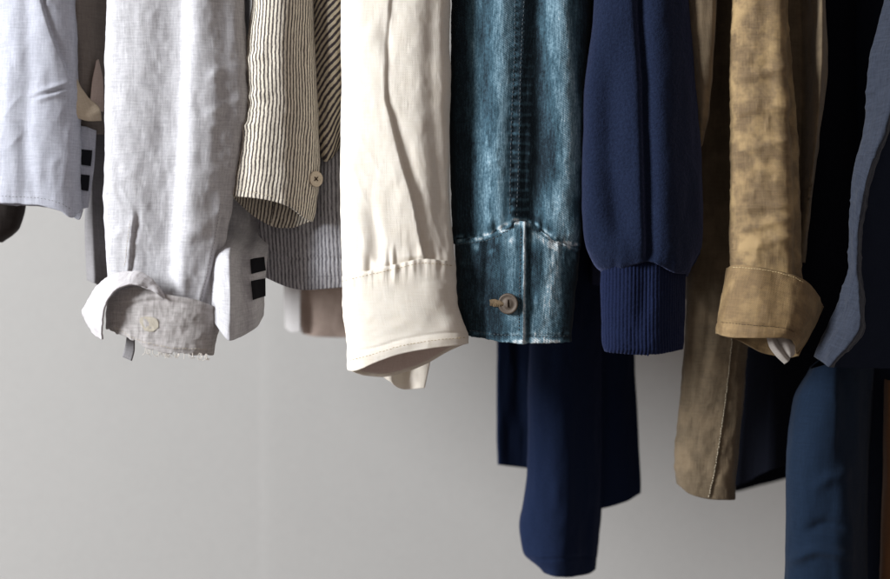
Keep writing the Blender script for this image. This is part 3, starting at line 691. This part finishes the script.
def rel(A, B, D, m, U):
    h = wrinkle(A, B, D, 'soft', 2.0, 30, 130, seed=91) + wrinkle(A, B, D, 'soft', 0.8, 9, 14, seed=92) + wrinkle(A, B, D, 'ridge', 0.9, 14, 30, seed=93, rng=(150, 260))
    h += m * (crease(A, B, [(500, -150), (501, 60), (497, 170), (502, 230)], 'ridge', 6, 16, 13, ends=(1, 8)) + crease(A, B, [(558, -150), (562, 60), (566, 170), (566, 240)], 'ridge', 6, 16, 14, ends=(1, 6)))
    h += m * (crease(A, B, [(472, -150), (474, 100), (472, 250)], 'valley', 3, 13, 10, ends=(1, 1)) + crease(A, B, [(538, -150), (536, 60), (538, 150), (530, 225)], 'valley', 5, 9, 9, ends=(1, 6)))
    h += m * crease(A, B, SEAM_D, 'step', 2.4, 8, 5, ends=(1, 2))
    sx = pchip([p[1] for p in SEAM_D], [p[0] for p in SEAM_D], B)
    h += m * 0.8 * np.exp(-((A - sx + 6) / 5) ** 2) * np.sin(B / 9.5 * 2 * np.pi + 2 * vnoise(A / 20, B / 25, A * 0, 4))
    h += m * gather(A, B, YK, 1.8, 8, 20, 10, seed=95)
    return h
_, s = tube('sleeve', t, M['denim'], [(TOP, 452, 592, 0, 29), (0, 451, 592, 0, 29), (90, 450, 588, 0, 29), (174, 450, 583, 0, 28), (240, 452, 581, 0, 26), (270, 454, 579, 0, 24)], TOP, [(452, 244), (487, 240), (505, 231), (515, 226), (526, 227), (549, 240), (581, 250)], relief=rel, fade=fadef, pitch=1.2, thick=1.6)
stitch(t, s, [(514, -5), (513, 60), (510, 130), (508.5, 218)], M['thread_d'], 4.2, 2.8, 0.42, name='seam_stitching')
stitch(t, s, [(523, -5), (519, 80), (517, 170), (515, 220)], M['thread_d'], 4.2, 2.8, 0.42, name='seam_stitching', seed=4)
def rel(A, B, D, m, U):
    h = wrinkle(A, B, D, 'soft', 1.6, 24, 30, seed=96) + wrinkle(A, B, D, 'soft', 0.7, 7, 9, seed=97)
    h += m * gather(A, B, YK, 1.2, 7, 4, 14, seed=98)
    h += m * crease(A, B, [(525, 215), (524, 280), (523, 350)], 'step', 3.4, 22, 9, ends=(0, 0))
    h += m * crease(A, B, [(523, 215), (522, 280), (521, 350)], 'ridge', 1.0, 2, 2, ends=(0, 0))
    h += m * (across(A, B, [(450, 333), (523, 335), (585, 335)], -0.7, 1.3) + across(A, B, [(450, 338), (523, 341), (585, 341)], 0.8, 2.4))
    h += m * crease(A, B, [(487, 240), (484, 290), (482, 345)], 'valley', 2.2, 3, 3, ends=(4, 0))
    return h
_, s = tube('cuff', t, M['denim'], [(215, 453, 581, 0, 27), (247, 454, 580, 0, 27.5), (300, 456, 575, 0, 26), (350, 457, 571, 0, 25)], YK, [(457, 333), (480, 337), (500, 341), (523, 343), (548, 343), (571, 342)], bot_back=[(457, 333), (515, 334), (571, 342)],
     top_back=[(453, 240), (583, 247)], relief=rel, fade=fadec, pitch=1.0, thick=2.6, jag=0.6)
stitch(t, s, [(458, 245), (487, 241), (504, 233), (515, 227)], M['thread_d'], 3.4, 2.4, 0.42)
stitch(t, s, [(529, 229), (549, 241), (576, 252)], M['thread_d'], 3.4, 2.4, 0.42)
stitch(t, s, [(470, 330), (500, 334), (522, 335)], M['thread_d'], 3.4, 2.4, 0.42)
stitch(t, s, [(527, 336), (550, 336), (570, 335)], M['thread_d'], 3.4, 2.4, 0.42)
stitch(t, s, [(519.5, 230), (518.5, 280), (517.5, 332)], M['thread_d'], 3.4, 2.4, 0.42)
bt, c, n, u, w = button(t, s, 508, 303.5, 10.5, M['brass'], [(0, 2.6), (0.25, 2.7), (0.42, 2.2), (0.5, 1.7), (0.72, 1.8), (0.84, 2.4), (0.95, 2.2), (1.0, 1.4), (0.95, 0.2), (0.5, -0.6)], tilt=(-0.34, 0.02, -0.94), lift=1.6, seg=56)
cord('button_shank', t, [c + n * 2.4 + w * 4, c + n * 3.4 + w * 1.0, c + n * 3.2 - w * 3.0], 1.1, M['brass'], s.Y, n=14)
rs = np.random.RandomState(3); V = []
for k in range(22):      # thick bar of thread round the buttonhole
    x = 489.5 + k * 0.6; p, nn = s.at(x, 302 + 0.3 * k * 0.5)
    hh = 4.0 - abs(k - 8) * 0.14
    q = [np.array([x - 0.3, 302.5 + k * 0.06 - hh, p[2] - 1.2]), np.array([x + 0.3, 302.5 + k * 0.06, p[2] - 2.6]), np.array([x + rs.uniform(-.8, .8), 302.5 + k * 0.06 + hh * .9, p[2] - 1.2])]
    V.append(q)
many_cords('buttonhole', t, V, 0.4, M['thread_t'], s.Y)
slab(t, M['denim'], 468, 574, 0.06, 305, depth=300)

# ------------------------------------------------------------------ navy wool jumper
t = Thing('navy_jumper', 'navy blue woollen jumper with a ribbed cuff', 'jumper', 0.0, (644, 352), SL)
def rel(A, B, D, m, U):
    h = wrinkle(A, B, D, 'soft', 3.0, 44, 140, seed=101) + wrinkle(A, B, D, 'soft', 1.0, 18, 26, seed=102)
    h += m * crease(A, B, [(634, -150), (635, 0), (640, 93), (642, 174), (645, 262)], 'valley', 8, 4.5, 9, ends=(1, 8))
    h += m * crease(A, B, [(632, -150), (634, 0), (639, 93), (641, 174), (643, 262)], 'step', 3.5, 12, 8, ends=(1, 14))
    h += m * crease(A, B, [(604, 70), (606, 160), (616, 240)], 'valley', 9, 12, 16, ends=(50, 20))
    h += gather(A, B, [(580, 272), (612, 272), (645, 266), (672, 272), (710, 273)], 2.4, 14, 24, 8, seed=103)
    return h
tube('sleeve', t, M['navywool'], [(TOP, 602, 680, 0, 30), (0, 594, 693, 0, 32), (47, 589, 697, 0, 33), (93, 584, 701, 0, 34), (174, 582, 706, 0, 35), (220, 583, 707, 0, 34), (246, 585, 705, 0, 32), (262, 591, 698, 0, 27), (272, 599, 690, 0, 20), (277, 604, 686, 0, 15)],
     TOP, [(582, 271), (606, 271), (645, 263), (684, 272), (707, 272)], bot_back=277, relief=rel, thick=2.0, recess=lambda A, B: 30 * sstep(655, 720, A))
def rel(A, B, D, m, U):
    k = U + (A - 644) * 0.0
    rib = np.abs(np.sin(k / 3.7 * np.pi))
    h = 1.25 * np.sqrt(rib) + wrinkle(A, B, D, 'soft', 1.6, 26, 36, seed=105) + wrinkle(A, B, D, 'soft', 0.25, 2.2, 2.2, seed=106)
    return h + m * crease(A, B, [(645, 250), (642, 290), (640, 330)], 'valley', 3, 10, 8, ends=(1, 20))
tube('ribbed_cuff', t, M['navyrib'], [(245, 603, 687, 0, 17), (265, 602, 688, 0, 20), (300, 602, 687, 0, 22), (335, 603, 685, 0, 22), (348, 605, 684, 0, 20), (353, 607, 681, 0, 16)], 248, [(605, 351), (640, 354), (684, 349)], relief=rel, pitch=0.7, thick=2.6, recess=lambda A, B: 22 * sstep(646, 694, A))
slab(t, M['navywool'], 604, 688, 0.06, 285, depth=300)

# ------------------------------------------------------------------ navy coat hanging lower, behind
t = Thing('navy_coat', 'long dark navy coat hanging lower than the rest behind the denim cuff', 'coat', 0.20, (562, 574), SL)
def rel(A, B, D, m, U): return wrinkle(A, B, D, 'soft', 2.6, 26, 110, seed=111) + wrinkle(A, B, D, 'soft', 0.8, 16, 22, seed=112) - m * 0.8 * np.exp(-((B - 560 + 6 * np.cos((A - 560) / 26)) / 1.4) ** 2) + m * crease(A, B, [(572, 300), (566, 400), (562, 580)], 'ridge', 3, 22, 8, ends=(20, 1))
tube('sleeve', t, M['navycoat'], [(TOP, 535, 605, 0, 30), (300, 530, 606, 0, 30), (373, 528, 605, 0, 30), (470, 527, 604, 0, 28), (500, 524, 603, 0, 27), (525, 520, 602, 0, 26), (550, 524, 600, 0, 24), (566, 538, 598, 0, 20), (578, 548, 596, 0, 16)], TOP, [(520, 570), (545, 573), (562, 575), (590, 576), (602, 573)], relief=rel, thick=2, recess=lambda A, B: 34 * sstep(550, 612, A))
patch('back_panel', t, M['navycoat'], [[(500, 150, 90), (525, 150, 100), (562, 150, 110)], [(500, 340, 90), (525, 340, 100), (562, 340, 110)], [(500, 440, 90), (525, 442, 100), (562, 448, 110)], [(501, 474, 90), (526, 478, 100), (562, 484, 110)]],
      lambda A, B, D, m, U: wrinkle(A, B, D, 'soft', 3, 24, 90, seed=113), thick=3)
patch('front_panel', t, M['navycoat'], [[(575, 150, 40), (612, 150, 36), (640, 150, 56)], [(580, 350, 40), (614, 350, 36), (642, 350, 58)], [(582, 450, 40), (616, 450, 36), (646, 450, 60)], [(582, 518, 40), (606, 513, 36), (630, 507, 42), (647, 500, 58)]],
      lambda A, B, D, m, U: wrinkle(A, B, D, 'soft', 3, 24, 90, seed=114), thick=3)

# ------------------------------------------------------------------ olive-brown coat
t = Thing('olive_coat', 'olive brown cotton coat sleeve with a long vertical seam, hanging below the khaki cuff', 'coat', 0.11, (706, 498), SL)
SJ = [(733, 300), (727, 365), (720, 420), (714, 459), (707, 496)]
def rel(A, B, D, m, U):
    h = wrinkle(A, B, D, 'soft', 2.2, 22, 90, seed=121) + wrinkle(A, B, D, 'soft', 1.0, 9, 14, seed=122) + wrinkle(A, B, D, 'ridge', 1.0, 12, 24, 20, seed=123, rng=(330, 500))
    h += m * crease(A, B, SJ, 'step', 1.8, 5, 4, ends=(20, 2)) + m * crease(A, B, [(712, 250), (707, 320), (697, 385)], 'valley', 3, 5, 6, ends=(20, 20))
    h += m * crease(A, B, [(718, -150), (712, 60), (712, 240)], 'valley', 7, 9, 9, ends=(1, 30))
    return h
_, s = tube('sleeve', t, M['olive'], [(TOP, 686, 748, 0, 24), (0, 688, 750, 0, 24), (130, 690, 752, 0, 24), (270, 687, 752, 0, 23), (347, 685, 747, 0, 22), (420, 679, 741, 0, 22), (463, 676, 737, 0, 21), (485, 678, 735, 0, 20), (505, 680, 735, 0, 18)],
            TOP, [(677, 484), (686, 492), (705, 497), (722, 498), (735, 499)], relief=rel, thick=1.8)
stitch(t, s, [(p[0] - 1.5, p[1]) for p in SJ], M['thread_w'], 2.6, 2.2, 0.42, lift=0.3)
patch('lapel', t, M['olive'], [[(684, TOP, 10), (700, TOP, -14), (712, TOP, -12), (720, TOP, 14)], [(684, 0, 10), (700, 0, -14), (711, 0, -12), (719, 0, 14)], [(690, 60, 10), (703, 60, -12), (711, 60, -8), (715, 60, 14)], [(696, 110, 14), (704, 110, 2), (709, 110, 6), (712, 110, 16)], [(699, 142, 26), (703, 145, 24), (705, 145, 24), (707, 142, 26)]],
      lambda A, B, D, m, U: wrinkle(A, B, D, 'soft', 1.5, 10, 40, seed=125), Y=0.0)
slab(t, M['olive_dark'], 700, 744, 0.16, 300, depth=240)

# ------------------------------------------------------------------ khaki jacket with the turned-up cuff
t = Thing('khaki_jacket', 'golden khaki cotton jacket with a wide turned-up cuff', 'jacket', 0.0, (772, 366), SL)
def rel(A, B, D, m, U):
    h = wrinkle(A, B, D, 'soft', 2.2, 28, 90, seed=131) + m * wrinkle(A, B, D, 'soft', 1.8, 34, 22, 12, seed=132) + wrinkle(A, B, D, 'ridge', 1.0, 30, 18, 20, seed=133) + wrinkle(A, B, D, 'ridge', 0.6, 14, 9, 10, seed=134)
    h += m * crease(A, B, [(776, -150), (776, 60), (784, 200), (784, 280)], 'ridge', 3, 9, 9, ends=(1, 1)) + m * crease(A, B, [(790, -150), (788, 60), (794, 200), (795, 280)], 'valley', 3.5, 5, 5, ends=(1, 1))
    for yy, dd in ((62, 2.0), (78, 2.4), (112, 1.6), (150, 2.2), (208, 2.4), (228, 2.6), (246, 2)):
        h += m * across(A, B, [(730, yy + 4), (752, yy), (790, yy - 10 + (yy % 3) * 8)], dd * 0.75, 4.6)
    return h
tube('sleeve', t, M['khaki'], [(TOP, 730, 789, 0, 24), (0, 731, 790, 0, 24), (62, 730, 793, 0, 24), (124, 730, 798, 0, 24), (180, 730, 801, 0, 24), (265, 731, 803, 0, 24), (310, 732, 804, 0, 23)], TOP, 306, relief=rel, thick=1.6, recess=lambda A, B: 14 * sstep(772, 810, A))
def rel(A, B, D, m, U):
    h = wrinkle(A, B, D, 'soft', 2.0, 30, 40, seed=135) + wrinkle(A, B, D, 'soft', 0.6, 14, 9, 10, seed=136)
    h += across(A, B, [(712, 322), (746, 324), (775, 326.5), (790, 331), (800, 338)], -1.1, 1.2) + across(A, B, [(712, 328), (746, 331), (775, 332), (790, 337)], 0.9, 3.0)
    return h
_, s = patch('turned_up_cuff', t, M['khaki_cuff'], [
    [(727, 268, 6), (729, 266, -14), (738, 265, -25), (757, 268, -30), (784, 274, -28), (802, 281, -20), (816, 293, -6), (826, 305, 12)],
    [(724, 288, 6), (726, 288, -16), (736, 288, -28), (757, 291, -34), (784, 297, -32), (803, 305, -22), (814, 314, -8), (821, 321, 12)],
    [(720, 315, 6), (722, 316, -16), (733, 317, -29), (756, 319, -36), (780, 322, -34), (796, 329, -23), (805, 335, -9), (811, 340, 12)],
    [(717, 333, 6), (719, 335, -16), (731, 337, -29), (754, 337, -36), (773, 337, -34), (786, 339, -26), (794, 346, -10), (799, 355, 12)]], rel, thick=2.4, pitch=1.1)
stitch(t, s, [(721, 322), (746, 324.5), (775, 327), (790, 332)], M['thread_b'], 2.6, 2.2, 0.4)
stitch(t, s, [(731, 267.5), (757, 270), (784, 276), (800, 283)], M['thread_y'], 2.6, 2.4, 0.5, name='edge_stitching')
patch('turned_up_cuff', t, M['khaki_cuff'], [[(718, 330, 6), (745, 330, 26), (775, 330, 34), (800, 330, 30), (826, 306, 12)], [(718, 334, 6), (745, 342, 26), (772, 355, 32), (792, 358, 26), (800, 356, 12)]], thick=2,
      relief=lambda A, B, D, m, U: wrinkle(A, B, D, 'soft', 1.5, 14, 14, seed=138))
patch('lining', t, M['khaki_lining'], [[(763, 333, -14), (766, 331, -18), (771, 331, -14)], [(766, 345, -14), (770, 343, -19), (775, 341, -14)], [(773, 355, -12), (777, 352, -17), (781, 349, -12)], [(783, 364, -8), (786, 361, -12), (789, 357, -8)]], thick=1.6, pitch=0.8)
patch('button_tab', t, M['khaki_lining'], [[(774, 336, -10), (782, 335, -14), (789, 338, -10)], [(776, 346, -11), (784, 345, -16), (793, 347, -10)], [(781, 352, -11), (787, 353, -15), (793, 353, -9)], [(785, 355, -10), (788, 357, -12), (791, 356, -9)]], thick=1.6, pitch=0.8)
patch('body', t, M['olive'], [[(786, TOP, 30), (806, TOP, 34), (819, TOP, -10), (829, TOP, 12)], [(788, 0, 30), (806, 0, 34), (820, 0, -10), (829, 0, 12)], [(790, 60, 30), (808, 60, 36), (820, 60, -8), (830, 60, 12)], [(792, 130, 32), (808, 130, 40), (818, 130, 4), (825, 130, 20)], [(794, 200, 34), (808, 200, 46), (815, 200, 30), (820, 200, 40)], [(796, 262, 36), (806, 262, 50), (812, 262, 48), (816, 262, 50)]],
      lambda A, B, D, m, U: wrinkle(A, B, D, 'soft', 2, 12, 50, seed=139), thick=2)
slab(t, M['khaki'], 742, 796, 0.14, 262, depth=240)

# ------------------------------------------------------------------ black coat
t = Thing('black_coat', 'black coat in deep shade between the khaki sleeve and the navy raincoat', 'coat', 0.14, (800, 470), SL)
tube('body', t, M['black'], [(TOP, 800, 890, 150, 150), (0, 800, 890, 150, 150), (340, 784, 890, 150, 150), (600, 762, 890, 150, 150)], TOP, [(770, 466), (890, 450)], bot_back=[(770, 532), (890, 500)], pitch=3, e=0.5,
     relief=lambda A, B, D, m, U: wrinkle(A, B, D, 'soft', 4, 40, 140, seed=141), thick=2)

# ------------------------------------------------------------------ navy raincoat at the right
t = Thing('raincoat', 'dark navy nylon raincoat with a pale slate edge, furthest to the right', 'coat', -0.035, (830, 600), SL)
le = [(902, TOP), (894, -20), (878, 52), (872, 118), (859, 177), (853, 229), (853, 262), (846, 295), (836, 321), (819, 357)]
re = [(930, TOP), (915, -20), (902, 52), (889, 112), (866, 186), (859, 240), (858, 268), (858, 300), (857, 325), (829, 367)]
dl = [30, 30, 30, 30, 26, 22, 22, 26, 28, 30]; dr = [-6, -6, -6, -4, 4, 8, 8, -4, -10, 0]
rows = [[(a[0], a[1], x), (a[0] * .4 + b[0] * .6, a[1] * .4 + b[1] * .6, x * .4 + y * .6 - 3), (b[0], b[1], y), (b[0] + 9, b[1] + 1, y + 15)] for a, b, x, y in zip(le, re, dl, dr)]
patch('facing', t, M['slate'], rows, lambda A, B, D, m, U: wrinkle(A, B, D, 'soft', 2.2, 20, 30, seed=151) + wrinkle(A, B, D, 'ridge', 1.5, 22, 16, 20, seed=152, rng=(0, 400)) + wrinkle(A, B, D, 'soft', 1.0, 8, 30, seed=154), thick=1.2, pitch=1.1)  # fold edge turned to the window, its brightness partly put into the colour
rows = [[(b[0] + 1, min(b[1], 400), y + 14), (b[0] + 26, min(b[1] + 2, 400), y + 24), (max(b[0] + 60, 930), min(b[1] + 4, 400), 60)] for b, y in zip(re, dr)]
patch('front_panel', t, M['nylon_dark'], rows, lambda A, B, D, m, U: wrinkle(A, B, D, 'soft', 3, 24, 60, seed=153), thick=1.2)
def rel(A, B, D, m, U):
    h = wrinkle(A, B, D, 'soft', 2.6, 34, 110, seed=155) + wrinkle(A, B, D, 'soft', 0.5, 14, 24, seed=156)
    h += m * crease(A, B, [(836, 350), (842, 400), (826, 480), (819, 525)], 'valley', 3, 12, 14, ends=(10, 14)) + m * (across(A, B, [(784, 560), (812, 545), (846, 552)], 5, 6) + across(A, B, [(808, 482), (822, 474), (846, 470)], 3, 7) + across(A, B, [(796, 528), (818, 520), (842, 524)], -4, 6))
    return h
tube('sleeve', t, M['nylon'], [(300, 822, 890, 0, 26), (362, 812, 884, 0, 30), (400, 794, 882, 0, 34), (465, 787, 878, 0, 36), (520, 786, 876, 0, 36), (640, 784, 876, 0, 36), (760, 784, 876, 0, 34)], [(822, 368), (840, 356), (860, 340), (890, 330)], 740, relief=rel, Y=0.06, thick=1.4, recess=lambda A, B: 46 * sstep(826, 886, A))
slab(t, M['nylon_dark'], 862, 960, 0.10, 640, depth=260)

t = Thing('brown_coat', 'sliver of a warm brown coat at the right edge below the raincoat', 'coat', 0.09, (915, 640), SL)
tube('body', t, M['brown'], [(300, 886, 960, 0, 26), (460, 884, 960, 0, 26), (640, 879, 960, 0, 26)], 380, 640, relief=lambda A, B, D, m, U: wrinkle(A, B, D, 'soft', 2, 20, 80, seed=161))
